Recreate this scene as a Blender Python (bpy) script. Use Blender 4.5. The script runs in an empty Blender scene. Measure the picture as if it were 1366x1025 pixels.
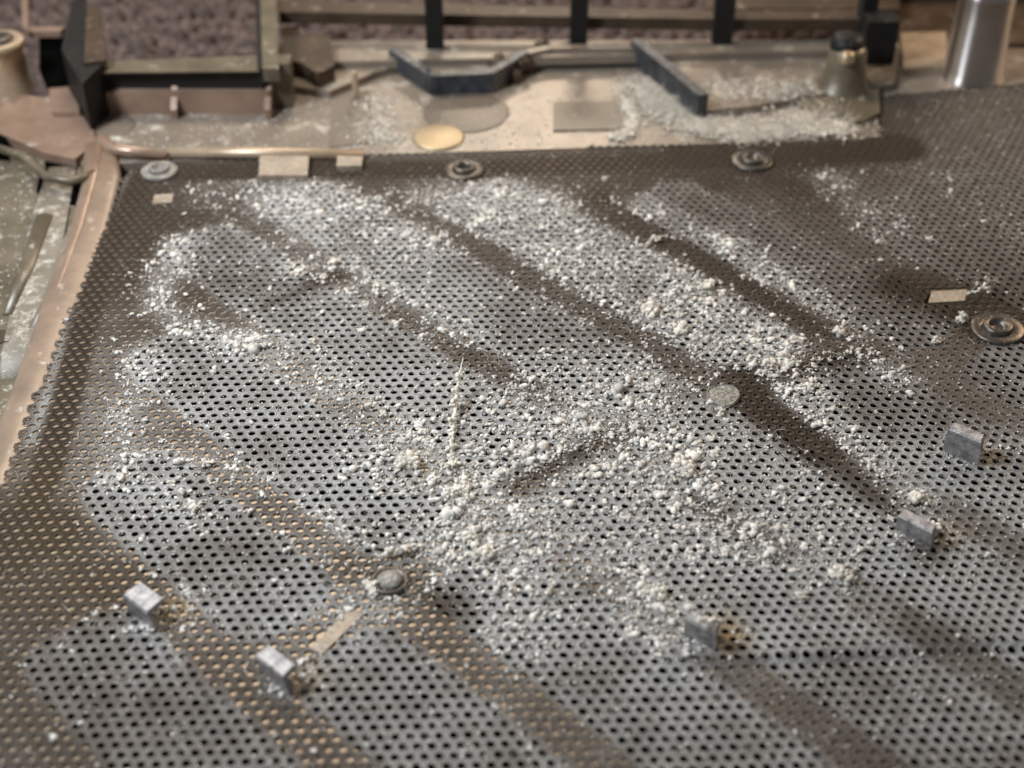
import bpy, bmesh, math, random
import numpy as np
from mathutils import Vector, noise
random.seed(7); rng = np.random.default_rng(7)
S = bpy.context.scene
COL = S.collection

# ---------------------------------------------------------------- camera, world, lamps, exposure
FPX, TH, DIST = 1993.0, math.radians(38), 13.33          # 1 unit = ten holes of the mesh
CAM = Vector((0, -DIST * math.cos(TH), DIST * math.sin(TH)))
FW = Vector((0, math.cos(TH), -math.sin(TH))); RT = Vector((1, 0, 0)); UP = RT.cross(FW)
cd = bpy.data.cameras.new("camera"); cam = bpy.data.objects.new("camera", cd); COL.objects.link(cam)
cam.location = CAM; cam.rotation_euler = (math.pi / 2 - TH, 0, 0)
cd.sensor_width = 36; cd.lens = FPX / 1366 * 36; cd.clip_end = 200
cd.dof.use_dof = True; cd.dof.focus_distance = 13.0; cd.dof.aperture_fstop = 0.31; cd.dof.aperture_blades = 0
S.camera = cam
W = bpy.data.worlds.new("World"); S.world = W; W.use_nodes = True
bg = W.node_tree.nodes["Background"]; bg.inputs[0].default_value = (1.0, 0.96, 0.92, 1); bg.inputs[1].default_value = 0.15
S.view_settings.view_transform = 'Standard'; S.view_settings.look = 'None'
S.view_settings.exposure = 0.22; S.view_settings.gamma = 1

def area(name, loc, target, size, power, col):
    l = bpy.data.lights.new(name, 'AREA'); l.shape = 'RECTANGLE'; l.size = size[0]; l.size_y = size[1]
    l.energy = power; l.color = col
    o = bpy.data.objects.new(name, l); COL.objects.link(o); o.location = loc
    o.rotation_euler = (Vector(target) - Vector(loc)).to_track_quat('-Z', 'Y').to_euler()
    return o
area("ceiling_lamp", (-4.5, 10.5, 13.5), (0, 0, 0), (6, 3), 1350, (1.0, 0.86, 0.68))
area("window_light", (-10, -2, 12), (0, 0, 0), (3, 3), 2750, (0.88, 0.94, 1.0))
area("far_lamp", (0.5, 23, 11.5), (0, 4, 0), (5, 1.6), 1000, (1.0, 0.84, 0.66))
area("warm_side_lamp", (13, 10, 7), (1, 1, 0), (2.5, 2.5), 800, (1.0, 0.72, 0.46))

# ---------------------------------------------------------------- helpers
def at(px, py, z=0.0):                                   # a spot of the photo on the level z
    d = FW * FPX + RT * (px - 683) + UP * (512.5 - py)
    t = (z - CAM.z) / d.z
    return CAM + d * t

def tag(o, label=None, cat=None, group=None, kind=None):
    if label: o["label"] = label
    if cat: o["category"] = cat
    if group: o["group"] = group
    if kind: o["kind"] = kind
    return o

def link(name, me, m, parent=None, smooth=False):
    o = bpy.data.objects.new(name, me); COL.objects.link(o)
    if m: me.materials.append(m)
    if smooth: me.polygons.foreach_set("use_smooth", np.ones(len(me.polygons), dtype=bool))
    if parent: o.parent = parent
    return o

def arr_mesh(name, V, F):
    n = F.shape[1]; me = bpy.data.meshes.new(name)
    me.vertices.add(len(V)); me.vertices.foreach_set("co", np.ascontiguousarray(V, dtype=np.float32).ravel())
    me.loops.add(F.size); me.loops.foreach_set("vertex_index", np.ascontiguousarray(F, dtype=np.int32).ravel())
    me.polygons.add(len(F)); me.polygons.foreach_set("loop_start", np.arange(0, F.size, n, dtype=np.int32))
    me.polygons.foreach_set("loop_total", np.full(len(F), n, dtype=np.int32))
    me.update(); return me

def bm_obj(name, bm, m, parent=None, bevel=0.0, smooth=False, segs=2):
    if bevel:
        ed = [e for e in bm.edges if len(e.link_faces) == 2 and e.calc_face_angle(0) > 0.5]
        bmesh.ops.bevel(bm, geom=ed, offset=bevel, segments=segs, affect='EDGES', profile=0.6)
    bmesh.ops.recalc_face_normals(bm, faces=bm.faces[:])
    me = bpy.data.meshes.new(name); bm.to_mesh(me); bm.free()
    return link(name, me, m, parent, smooth)

def prism(name, pts, z1, z0, m, parent=None, bevel=0.012):
    """solid with the outline pts (x, y), top at z1 (number or one per point), bottom at z0"""
    bm = bmesh.new(); n = len(pts)
    zt = z1 if isinstance(z1, (list, tuple)) else [z1] * n
    a = [bm.verts.new((p[0], p[1], zt[i])) for i, p in enumerate(pts)]
    b = [bm.verts.new((p[0], p[1], z0)) for p in pts]
    bm.faces.new(a); bm.faces.new(b[::-1])
    for i in range(n):
        bm.faces.new((a[i], b[i], b[(i + 1) % n], a[(i + 1) % n]))
    return bm_obj(name, bm, m, parent, bevel)

def pxprism(name, px, z1, z0, m, parent=None, bevel=0.012):
    return prism(name, [tuple(at(x, y, z1))[:2] for x, y in px], z1, z0, m, parent, bevel)

def lathe(name, prof, loc, m, parent=None, n=40, tilt=0.0, smooth=True):
    V = []; F = []
    for r, z in prof:
        for k in range(n):
            a = 2 * math.pi * k / n; V.append((r * math.cos(a), r * math.sin(a), z))
    for i in range(len(prof) - 1):
        for k in range(n):
            F.append((i * n + k, i * n + (k + 1) % n, (i + 1) * n + (k + 1) % n, (i + 1) * n + k))
    me = bpy.data.meshes.new(name); me.from_pydata(V, [], F); me.update()
    o = link(name, me, m, parent, smooth); o.location = loc; o.rotation_euler = (tilt, 0, 0)
    return o

def rail(name, pts, r, m, parent=None, n=10, flat=1.0):
    """rounded rail through pts, radius r (number or list)"""
    bm = bmesh.new(); rings = []
    rr = r if isinstance(r, (list, tuple)) else [r] * len(pts)
    for i, p in enumerate(pts):
        p = Vector(p); q = Vector(pts[min(i + 1, len(pts) - 1)]) - Vector(pts[max(i - 1, 0)]); q.normalize()
        s = q.cross(Vector((0, 0, 1)))
        if s.length < 0.2: s = Vector((1, 0, 0))
        s.normalize(); u = s.cross(q)
        rings.append([bm.verts.new(p + (s * math.cos(2 * math.pi * k / n) + u * math.sin(2 * math.pi * k / n) * flat) * rr[i]) for k in range(n)])
    for a, b in zip(rings, rings[1:]):
        for k in range(n): bm.faces.new((a[k], a[(k + 1) % n], b[(k + 1) % n], b[k]))
    bm.faces.new(rings[0][::-1]); bm.faces.new(rings[-1])
    return bm_obj(name, bm, m, parent, 0, True)

def nodes(name):
    m = bpy.data.materials.new(name); m.use_nodes = True
    nt = m.node_tree; return m, nt, nt.nodes["Principled BSDF"]

def N(nt, t, **kw):
    n = nt.nodes.new(t)
    for k, v in kw.items():
        if k in n.inputs.keys() if isinstance(k, str) else False: n.inputs[k].default_value = v
        else: setattr(n, k, v)
    return n

def mixc(nt, fac, a, b):
    m = nt.nodes.new("ShaderNodeMix"); m.data_type = 'RGBA'
    for i, v in ((0, fac), (6, a), (7, b)):
        if hasattr(v, "links") or isinstance(v, bpy.types.NodeSocket): nt.links.new(v, m.inputs[i])
        else: m.inputs[i].default_value = v if i == 0 else (*v, 1) if len(v) == 3 else v
    return m.outputs[2]

def noise_tex(nt, scale, detail=4, rough=0.6, lo=0.4, hi=0.6):
    tc = nt.nodes.new("ShaderNodeNewGeometry")
    n = nt.nodes.new("ShaderNodeTexNoise"); n.inputs["Scale"].default_value = scale
    n.inputs["Detail"].default_value = detail; n.inputs["Roughness"].default_value = rough
    nt.links.new(tc.outputs["Position"], n.inputs["Vector"])
    r = nt.nodes.new("ShaderNodeMapRange"); r.inputs[1].default_value = lo; r.inputs[2].default_value = hi
    nt.links.new(n.outputs["Fac"], r.inputs[0])
    return r.outputs[0], n.outputs["Fac"]

DUSTC = (0.60, 0.57, 0.52)
def surf(name, c1, c2=None, rough=0.5, metal=0.0, scale=3.0, dust=0.3, dscale=9.0, bump=0.15, spec=0.5):
    """painted or bare surface: two tones of its own colour, speckled dust lying on what faces up"""
    m, nt, b = nodes(name)
    c2 = c2 or tuple(v * 0.7 for v in c1)
    f, _ = noise_tex(nt, scale, 5, 0.65, 0.35, 0.65)
    base = mixc(nt, f, c1, c2)
    if dust:
        d, raw = noise_tex(nt, dscale, 8, 0.75, 0.62 - dust * 0.35, 0.80 - dust * 0.2)
        g = nt.nodes.new("ShaderNodeNewGeometry"); sx = nt.nodes.new("ShaderNodeSeparateXYZ")
        nt.links.new(g.outputs["Normal"], sx.inputs[0])
        mu = nt.nodes.new("ShaderNodeMath"); mu.operation = 'MULTIPLY'; mu.use_clamp = True
        nt.links.new(d, mu.inputs[0]); nt.links.new(sx.outputs[2], mu.inputs[1])
        base = mixc(nt, mu.outputs[0], base, DUSTC)
        mr = nt.nodes.new("ShaderNodeMapRange"); mr.inputs[3].default_value = rough; mr.inputs[4].default_value = 0.95
        nt.links.new(mu.outputs[0], mr.inputs[0]); nt.links.new(mr.outputs[0], b.inputs["Roughness"])
        mm = nt.nodes.new("ShaderNodeMapRange"); mm.inputs[3].default_value = metal; mm.inputs[4].default_value = 0
        nt.links.new(mu.outputs[0], mm.inputs[0]); nt.links.new(mm.outputs[0], b.inputs["Metallic"])
    else:
        b.inputs["Roughness"].default_value = rough; b.inputs["Metallic"].default_value = metal
    nt.links.new(base, b.inputs["Base Color"])
    b.inputs["Specular IOR Level"].default_value = spec
    if bump:
        _, r2 = noise_tex(nt, 40, 4, 0.7)
        bp = nt.nodes.new("ShaderNodeBump"); bp.inputs["Strength"].default_value = bump; bp.inputs["Distance"].default_value = 0.02
        nt.links.new(r2, bp.inputs["Height"]); nt.links.new(bp.outputs[0], b.inputs["Normal"])
    return m

M = {}
M['copper'] = surf("copper_plastic", (0.34, 0.235, 0.175), (0.23, 0.155, 0.115), 0.30, 0.3, 1.6, 0.10, 4, 0.03)
M['copper_bare'] = surf("copper_bare", (0.46, 0.36, 0.26), (0.34, 0.26, 0.18), 0.35, 0.35, 3.0, 0.1, 12)
M['rim'] = surf("rim_plastic", (0.26, 0.19, 0.14), (0.18, 0.135, 0.10), 0.38, 0.15, 2.2, 0.08, 5, 0.05)
M['pale'] = surf("pale_band", (0.20, 0.175, 0.14), (0.11, 0.095, 0.07), 0.5, 0.1, 1.6, 0.35, 9, 0.1)
M['beige'] = surf("beige_plastic", (0.25, 0.208, 0.168), (0.165, 0.138, 0.112), 0.36, 0.2, 0.8, 0.25, 3, 0.03)
M['olive'] = surf("olive_plastic", (0.15, 0.125, 0.085), (0.085, 0.07, 0.048), 0.38, 0.15, 2.0, 0.12, 5, 0.05)
M['side'] = surf("side_pan", (0.17, 0.145, 0.105), (0.075, 0.062, 0.04), 0.34, 0.2, 1.0, 0.20, 9, 0.15)
M['black'] = surf("black_plastic", (0.010, 0.010, 0.011), (0.016, 0.015, 0.014), 0.5, 0.0, 5, 0.05, 20, 0.1, 0.2)
M['brown'] = surf("dark_brown_plastic", (0.04, 0.026, 0.017), (0.065, 0.043, 0.028), 0.5, 0.0, 3, 0.08, 6, 0.05, 0.3)
M['slate'] = surf("slate_blue_metal", (0.065, 0.072, 0.085), (0.02, 0.022, 0.026), 0.4, 0.2, 6, 0.25, 18)
M['steel'] = surf("tab_steel", (0.44, 0.42, 0.41), (0.16, 0.16, 0.18), 0.42, 0.5, 13, 0.30, 22, 0.5)
M['chrome'] = surf("bright_steel", (0.55, 0.52, 0.50), (0.42, 0.39, 0.38), 0.34, 1.0, 1, 0, 9, 0)
M['brass'] = surf("brass", (0.42, 0.34, 0.23), (0.36, 0.29, 0.19), 0.48, 0.7, 2, 0, 9, 0.02)
M['tin'] = surf("dull_rivet_metal", (0.13, 0.115, 0.10), (0.06, 0.052, 0.045), 0.36, 0.7, 9, 0.15, 30)
M['panel'] = surf("panel_plastic", (0.24, 0.19, 0.14), (0.18, 0.14, 0.10), 0.33, 0.55, 4, 0.02, 25, 0.1)
M['tan'] = surf("tan_plate", (0.32, 0.26, 0.20), (0.22, 0.18, 0.14), 0.5, 0.1, 5, 0.3, 25)
M['grime'] = surf("grey_dusty_disc", (0.20, 0.19, 0.17), (0.10, 0.095, 0.085), 0.6, 0.2, 9, 0.45, 34, 0.5)
M['void'] = surf("shade_black", (0.002, 0.002, 0.002), (0.003, 0.003, 0.003), 1.0, 0, 4, 0, 9, 0, 0.0)  # near-black that stands in for deep shade
M['darkpad'] = surf("dark_floor_pad", (0.15, 0.125, 0.10), (0.12, 0.10, 0.08), 0.45, 0.1, 2, 0.1, 4, 0.03)  # darker brown tone of the floor pads and discs

def dust_mat(name, c1, c2):
    m, nt, b = nodes(name)
    g = nt.nodes.new("ShaderNodeNewGeometry")
    f, _ = noise_tex(nt, 3.0, 4, 0.6, 0.35, 0.65)
    base = mixc(nt, f, c1, c2)
    mr = nt.nodes.new("ShaderNodeMapRange"); mr.inputs[3].default_value = 0.68; mr.inputs[4].default_value = 1.12
    nt.links.new(g.outputs["Random Per Island"], mr.inputs[0])
    hs = nt.nodes.new("ShaderNodeHueSaturation"); nt.links.new(base, hs.inputs["Color"]); nt.links.new(mr.outputs[0], hs.inputs["Value"])
    nt.links.new(hs.outputs[0], b.inputs["Base Color"])
    b.inputs["Roughness"].default_value = 1; b.inputs["Specular IOR Level"].default_value = 0.1
    _, r2 = noise_tex(nt, 70, 4, 0.8)
    bp = nt.nodes.new("ShaderNodeBump"); bp.inputs["Strength"].default_value = 0.7; bp.inputs["Distance"].default_value = 0.02
    nt.links.new(r2, bp.inputs["Height"]); nt.links.new(bp.outputs[0], b.inputs["Normal"])
    return m
M['dust'] = dust_mat("white_grey_dust", (0.90, 0.875, 0.83), (0.72, 0.69, 0.645))
M['lint'] = dust_mat("pale_lint", (0.88, 0.84, 0.76), (0.78, 0.73, 0.65))

# painted mesh: dark brown metal under a film of grey dust, how much is stored with the geometry
m, nt, b = nodes("dusty_mesh_paint"); M['mesh'] = m
at_ = nt.nodes.new("ShaderNodeAttribute"); at_.attribute_name = "dust"
_, fine = noise_tex(nt, 55, 6, 0.85)
_, mid = noise_tex(nt, 5, 5, 0.7)
a1 = nt.nodes.new("ShaderNodeMath"); a1.operation = 'MULTIPLY_ADD'; nt.links.new(fine, a1.inputs[0]); a1.inputs[1].default_value = 3.6; a1.inputs[2].default_value = -1.35
a2 = nt.nodes.new("ShaderNodeMath"); a2.operation = 'MULTIPLY_ADD'; nt.links.new(mid, a2.inputs[0]); a2.inputs[1].default_value = 0.8; nt.links.new(a1.outputs[0], a2.inputs[2])
a3 = nt.nodes.new("ShaderNodeMath"); a3.operation = 'MULTIPLY'; a3.use_clamp = True
nt.links.new(a2.outputs[0], a3.inputs[0]); nt.links.new(at_.outputs["Fac"], a3.inputs[1])
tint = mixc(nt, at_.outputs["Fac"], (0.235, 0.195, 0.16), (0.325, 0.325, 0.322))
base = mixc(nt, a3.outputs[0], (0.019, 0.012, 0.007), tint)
st_ = nt.nodes.new("ShaderNodeAttribute"); st_.attribute_name = "amber_tint"
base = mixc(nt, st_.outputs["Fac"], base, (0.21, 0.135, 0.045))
nt.links.new(base, b.inputs["Base Color"])
mr = nt.nodes.new("ShaderNodeMapRange"); mr.inputs[3].default_value = 0.46; mr.inputs[4].default_value = 0.92
nt.links.new(a3.outputs[0], mr.inputs[0]); nt.links.new(mr.outputs[0], b.inputs["Roughness"])
b.inputs["Metallic"].default_value = 0.0; b.inputs["Specular IOR Level"].default_value = 0.10
bp = nt.nodes.new("ShaderNodeBump"); bp.inputs["Strength"].default_value = 0.35; bp.inputs["Distance"].default_value = 0.01
nt.links.new(fine, bp.inputs["Height"]); nt.links.new(bp.outputs[0], b.inputs["Normal"])

# ---------------------------------------------------------------- where dust lies (plan view, world units)
GX0, GY0, GR = -6.0, -6.5, 0.04
NX, NY = int(16 / GR), int(14 / GR)
gx, gy = np.meshgrid(GX0 + GR * np.arange(NX), GY0 + GR * np.arange(NY))
film = np.zeros((NY, NX)); bead = np.zeros((NY, NX))
SQ = math.sqrt(0.5)
uu = (gx + gy) * SQ; ss = (gx - gy) * SQ

RIBS = [-6.3, -5.05, -3.77, -2.5, -1.22, 0.03, 1.33, 2.72, 4.05, 8.1]
HW = 0.175
def cross_s(u): return 1.1 if u < 1.4 else 1.1 + (u - 1.4) * 0.72
SLOTS = []                                                # (u0, u1, s0, s1) rounded slots, at 45 degrees
for a, c in zip(RIBS, RIBS[1:]):
    u0, u1 = a + HW, c - HW; uc = (u0 + u1) / 2
    if uc < -5.2: continue
    top = 3.35 if uc < 4.6 else 5.0
    s0 = max(-4.66 - uc, uc - top * 1.414)
    if uc >= 4.6: s0 = u1 - 5.2 * 1.414
    s1 = min(uc + 7.7, 12.1 - uc)
    cs = cross_s(uc)
    if -3.7 < uc < 4.3: SLOTS += [(u0, u1, s0, cs - 0.19), (u0, u1, cs + 0.19, s1)]
    else: SLOTS.append((u0, u1, s0, s1))
def in_slot(U, Sx, pad=0.0, r=0.3):
    best = np.full(np.shape(U), -9.0)
    for u0, u1, s0, s1 in SLOTS:
        qx = np.abs(U - (u0 + u1) / 2) - (u1 - u0) / 2 + r; qy = np.abs(Sx - (s0 + s1) / 2) - (s1 - s0) / 2 + r
        d = np.hypot(np.maximum(qx, 0), np.maximum(qy, 0)) + np.minimum(np.maximum(qx, qy), 0) - r
        best = np.maximum(best, -d)
    return best                                           # > 0 inside a slot
sd = in_slot(uu, ss)
slotmask = np.clip(0.5 + sd / 0.10, 0, 1)

def stroke(arr, px, w, amp):
    P = [at(*p) for p in px]
    d2 = np.full(arr.shape, 1e9)
    if len(P) == 1: P = P * 2
    for p, q in zip(P, P[1:]):
        vx, vy = q.x - p.x, q.y - p.y; L = vx * vx + vy * vy + 1e-9
        t = np.clip(((gx - p.x) * vx + (gy - p.y) * vy) / L, 0, 1)
        d2 = np.minimum(d2, (gx - p.x - t * vx) ** 2 + (gy - p.y - t * vy) ** 2)
    arr += amp * np.exp(-d2 / (2 * w * w))

film += 0.23 + 0.38 * slotmask
stroke(film, [(640, 560), (560, 640), (860, 640)], 1.5, 0.28)
stroke(film, [(900, 300), (1366, 300)], 1.4, -0.20)
stroke(film, [(1366, 180), (1200, 200)], 0.9, -0.10)
stroke(film, [(1110, 240), (1200, 330), (1215, 360)], 0.16, 0.22)
stroke(film, [(230, 285), (175, 420)], 0.7, -0.22)
film[:] = film
stroke(film, [(176, 236), (125, 345), (76, 490), (44, 590)], 0.05, 0.55)
stroke(film, [(150, 420), (130, 520), (112, 610), (70, 740)], 0.16, 0.12)
stroke(film, [(0, 712), (60, 705)], 0.22, -0.5)
stroke(film, [(0, 760), (90, 770), (140, 800)], 0.35, -0.15)
stroke(film, [(1205, 385), (1290, 400)], 0.30, -0.6)
stroke(film, [(985, 500), (1010, 545), (1090, 600)], 0.16, -0.45)
stroke(film, [(1000, 505), (1140, 480)], 0.14, -0.4)
stroke(film, [(1090, 600), (1200, 690)], 0.16, -0.25)
stroke(film, [(500, 260), (640, 325), (780, 405), (940, 500)], 0.20, -0.10)
stroke(film, [(800, 275), (920, 340), (1010, 395), (1110, 440)], 0.17, -0.18)
stroke(film, [(520, 430), (640, 480), (720, 525)], 0.15, -0.15)
stroke(film, [(680, 640), (800, 590)], 0.14, -0.15)
stroke(film, [(1100, 760), (1230, 650), (1366, 600)], 0.45, 0.28)
stroke(film, [(40, 860), (120, 960), (400, 1010)], 0.6, -0.10)
stroke(film, [(1050, 760), (1366, 700), (1366, 900)], 0.7, 0.18)

B = lambda *a: stroke(bead, *a)
B([(300, 255), (400, 290), (520, 330)], 0.30, 0.75)
B([(420, 265), (540, 290), (585, 320)], 0.25, 0.75)
B([(330, 250), (560, 262)], 0.15, 0.45)
B([(590, 262), (690, 320), (780, 390), (870, 430), (960, 480), (1045, 492)], 0.24, 1.05)
B([(660, 262), (760, 300), (860, 350), (940, 400), (1010, 460)], 0.28, 0.95)
B([(640, 262), (780, 262)], 0.14, 0.5)
B([(830, 275), (940, 310), (1000, 345), (1070, 400), (1130, 440), (1190, 500)], 0.17, 0.75)
B([(1110, 240), (1150, 270), (1190, 300)], 0.18, 0.45)
B([(1240, 235), (1290, 265), (1366, 310)], 0.14, 0.20)
B([(240, 325), (218, 365), (212, 405), (260, 440), (335, 465)], 0.13, 0.9)
B([(335, 465), (410, 500), (495, 548), (560, 590), (620, 622)], 0.15, 0.60)
B([(345, 350), (400, 362), (445, 355), (505, 385), (560, 420), (600, 450)], 0.15, 0.55)
B([(190, 470), (182, 530), (165, 580), (160, 640), (260, 680)], 0.15, 0.55)
B([(215, 480), (300, 480)], 0.10, 0.35)
B([(215, 600), (300, 620), (380, 650), (440, 690)], 0.10, 0.40)
B([(500, 620), (560, 615), (620, 645), (700, 632), (760, 590), (830, 545), (900, 528)], 0.20, 0.95)
B([(640, 560), (780, 540), (860, 520)], 0.35, 0.50)
B([(700, 510), (800, 480), (850, 500)], 0.25, 0.30)
B([(880, 600), (905, 640), (940, 690), (980, 720)], 0.22, 1.0)
B([(1075, 520), (1110, 570), (1160, 620), (1180, 660)], 0.16, 0.8)
B([(940, 590), (1040, 600), (1080, 680)], 0.30, 0.40)
B([(700, 680), (800, 660), (880, 700), (840, 760)], 0.45, 0.62)
B([(600, 700), (650, 740), (680, 800), (700, 840)], 0.22, 0.60)
B([(480, 730), (560, 735), (640, 725)], 0.18, 0.55)
B([(540, 800), (470, 830)], 0.13, 0.4)
B([(380, 800), (440, 800), (500, 800)], 0.16, 0.35)
B([(860, 800), (890, 830), (900, 850)], 0.15, 0.6)
B([(980, 720), (1060, 740), (1120, 780)], 0.15, 0.45)
B([(1080, 750), (1150, 760), (1190, 700), (1240, 660)], 0.17, 0.28)
B([(560, 560), (500, 480), (400, 400), (700, 420)], 0.9, 0.10)
B([(700, 600)], 2.6, 0.07)
stroke(bead, [(985, 500), (1010, 545), (1090, 600), (1180, 670)], 0.10, -1.0)
stroke(bead, [(640, 665), (760, 610)], 0.08, -0.6)
stroke(bead, [(500, 255), (640, 330), (780, 408), (940, 502)], 0.17, -0.55)
stroke(bead, [(790, 262), (920, 340), (1010, 395), (1110, 440)], 0.13, -0.5)
bead *= 1 - 0.28 * np.clip((gy - 1.2) / 1.5, 0, 1)
for q in ((190, 835), (225, 830), (370, 915), (402, 905), (935, 862), (905, 840), (1220, 725), (1250, 716), (1285, 612), (1306, 600)): B([q, (q[0] + 8, q[1])], 0.07, 0.8)
wgt = np.clip((3.0 - gx) / 2.0, 0.15, 1) * np.clip((gy + 4.2) / 2.0, 0.1, 1) * np.clip((4.0 - gy) / 1.0, 0, 1)
bead += 0.30 * np.exp(-((sd - 0.03) / 0.07) ** 2) * wgt
bead = np.clip(bead, 0, 1.3); film = np.clip(film, 0.0, 1.1)
# break the fields up so that they lie in drifts
def vnoise(scale, seed):
    r = np.random.default_rng(seed); n = int(18 / scale) + 3
    g = r.random((n, n)); fx = (gx - GX0) / scale; fy = (gy - GY0) / scale
    i = fx.astype(int); j = fy.astype(int); a = fx - i; c = fy - j; a = a * a * (3 - 2 * a); c = c * c * (3 - 2 * c)
    return (g[j, i] * (1 - a) + g[j, i + 1] * a) * (1 - c) + (g[j + 1, i] * (1 - a) + g[j + 1, i + 1] * a) * c
drift = 0.45 * vnoise(0.5, 1) + 0.35 * vnoise(0.22, 2) + 0.2 * vnoise(0.1, 3)
bead = np.clip(bead * (0.25 + 1.6 * drift), 0, 1.4)
film = np.clip(film * (0.35 + 0.75 * drift + 0.55 * vnoise(0.9, 11)) + 0.50 * np.clip(bead, 0, 1), 0, 1.15)

def band(arr, px, w, target, soft=0.03, amt=1.0):
    t_ = np.zeros(arr.shape); P = [at(*p) for p in px]; d2 = np.full(arr.shape, 1e9)
    for p, q in zip(P, P[1:]):
        vx, vy = q.x - p.x, q.y - p.y; L = vx * vx + vy * vy + 1e-9
        t = np.clip(((gx - p.x) * vx + (gy - p.y) * vy) / L, 0, 1)
        d2 = np.minimum(d2, (gx - p.x - t * vx) ** 2 + (gy - p.y - t * vy) ** 2)
    m_ = np.clip((w - np.sqrt(d2)) / soft * 0.5 + 0.5, 0, 1) * amt
    arr *= 1 - m_; arr += target * m_
band(film, [(1230, 300), (1420, 130)], 1.0, 0.40, 0.4, 0.85)
band(film, [(1010, 280), (1130, 370), (1200, 450), (1320, 530)], 0.32, 0.40, 0.3, 0.8)
LEFT = [(188, 240), (140, 340), (112, 430), (90, 530), (62, 630), (30, 712)]
band(film, LEFT, 0.14, 0.0); band(bead, LEFT, 0.14, 0.0)
TOPS = [(200, 232), (420, 228), (620, 226), (1000, 212), (1190, 206)]
band(film, TOPS, 0.19, 0.01, 0.05); band(bead, TOPS, 0.20, 0.0, 0.05)
band(film, [(920, 207), (1200, 198)], 0.30, 0.0, 0.05); band(bead, [(920, 207), (1200, 198)], 0.30, 0, 0.05)
band(film, [(-40, 712), (30, 712), (70, 722)], 0.13, 0.0, 0.08)
band(film, [(80, 730), (130, 775), (150, 800)], 0.16, 0.02, 0.2, 0.8)
band(film, [(1205, 380), (1255, 398), (1280, 415)], 0.26, 0.0, 0.15); band(bead, [(1205, 380), (1255, 398)], 0.24, 0, 0.1)
band(film, [(988, 505), (1005, 540), (1090, 600)], 0.17, 0.0, 0.08); band(bead, [(992, 510), (1005, 540), (1060, 585)], 0.12, 0, 0.08)
band(film, [(1000, 508), (1080, 488), (1160, 470)], 0.12, 0.02, 0.1, 0.9)
band(film, [(1090, 600), (1200, 690), (1240, 740)], 0.14, 0.08, 0.12, 0.8)
band(film, [(690, 650), (780, 600), (840, 575)], 0.11, 0.02, 0.1, 0.9); band(bead, [(690, 655), (780, 605)], 0.07, 0.1, 0.08)
band(film, [(420, 375), (455, 368)], 0.12, 0.03, 0.1); band(film, [(350, 412), (440, 372)], 0.03, 0.05, 0.04, 0.8)  # the thin line is a short shadow, put in as missing film
band(film, [(460, 755), (520, 780), (600, 812)], 0.13, 0.05, 0.12, 0.8)
band(film, [(520, 410), (620, 470), (715, 525)], 0.14, 0.10, 0.12, 0.7)
band(film, [(850, 300), (930, 350), (1010, 400), (1080, 440)], 0.13, 0.08, 0.1, 0.8)
band(film, [(490, 252), (620, 315), (760, 400), (900, 480), (950, 505)], 0.16, 0.24, 0.1, 0.8)
band(film, [(930, 670), (970, 700), (1040, 735)], 0.10, 0.04, 0.1, 0.8)
amber_tint = np.zeros((NY, NX))  # amber patches on the mesh beside the tabs and two lint heaps
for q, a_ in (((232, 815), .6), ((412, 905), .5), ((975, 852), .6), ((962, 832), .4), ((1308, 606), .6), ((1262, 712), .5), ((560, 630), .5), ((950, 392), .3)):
    stroke(amber_tint, [q, (q[0] + 6, q[1])], 0.085, a_)
amber_tint *= 0.5 + drift
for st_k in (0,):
    stroke(amber_tint, [(40, 640), (60, 760), (130, 800)], 0.3, 0.06)

def look(arr, x, y):
    fx = np.clip((x - GX0) / GR, 0, NX - 2); fy = np.clip((y - GY0) / GR, 0, NY - 2)
    i = fx.astype(int); j = fy.astype(int); a = fx - i; c = fy - j
    return (arr[j, i] * (1 - a) + arr[j, i + 1] * a) * (1 - c) + (arr[j + 1, i] * (1 - a) + arr[j + 1, i + 1] * a) * c

# ---------------------------------------------------------------- the cover and its perforated sheet
cover = bpy.data.objects.new("computer_cover", None); COL.objects.link(cover); cover.location = (0, 0, 0)
tag(cover, "copper and beige computer bottom cover with dust-clogged fine metal mesh, lying open on the cloth", "computer cover")

SHEET = [(-4.20, -5.6), (-4.20, 3.62), (-4.12, 3.80), (-3.95, 3.90), (-1.6, 4.12), (4.20, 4.50), (4.30, 5.50), (6.2, 5.87), (9.0, 6.3), (9.0, -5.6)]
def inside(x, y, poly):
    r = np.zeros(x.shape, bool); n = len(poly)
    for i in range(n):
        (x1, y1), (x2, y2) = poly[i], poly[(i + 1) % n]
        c = ((y1 > y) != (y2 > y)); t = (x2 - x1) * (y - y1) / ((y2 - y1) if y2 != y1 else 1e-9) + x1
        r ^= c & (x < t)
    return r

CR0, CR1 = at(900, 890), at(1400, 862)                    # the shallow fold across the lower right
def lift(x, y):
    z = 0.004 * np.sin(x * 0.9 + 1.0) * np.cos(y * 0.8) + 0.005
    yl = CR0.y + (x - CR0.x) * (CR1.y - CR0.y) / (CR1.x - CR0.x)
    d = y - yl; fade = np.clip((x - CR0.x) / 1.2 + 0.3, 0, 1)
    z = z + fade * 0.045 * np.exp(-np.maximum(d, 0) / 0.5) * np.clip(d / 0.10 + 0.5, 0, 1)
    return z

PITCH = 0.1; PHI = math.radians(2.2)
ii, jj = np.meshgrid(np.arange(-110, 130), np.arange(-90, 90))
lx = (ii + 0.5 * (jj % 2)) * PITCH; ly = jj * PITCH * math.sqrt(0.75)
hx = (lx * math.cos(PHI) - ly * math.sin(PHI)).ravel(); hy = (lx * math.sin(PHI) + ly * math.cos(PHI)).ravel()
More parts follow.
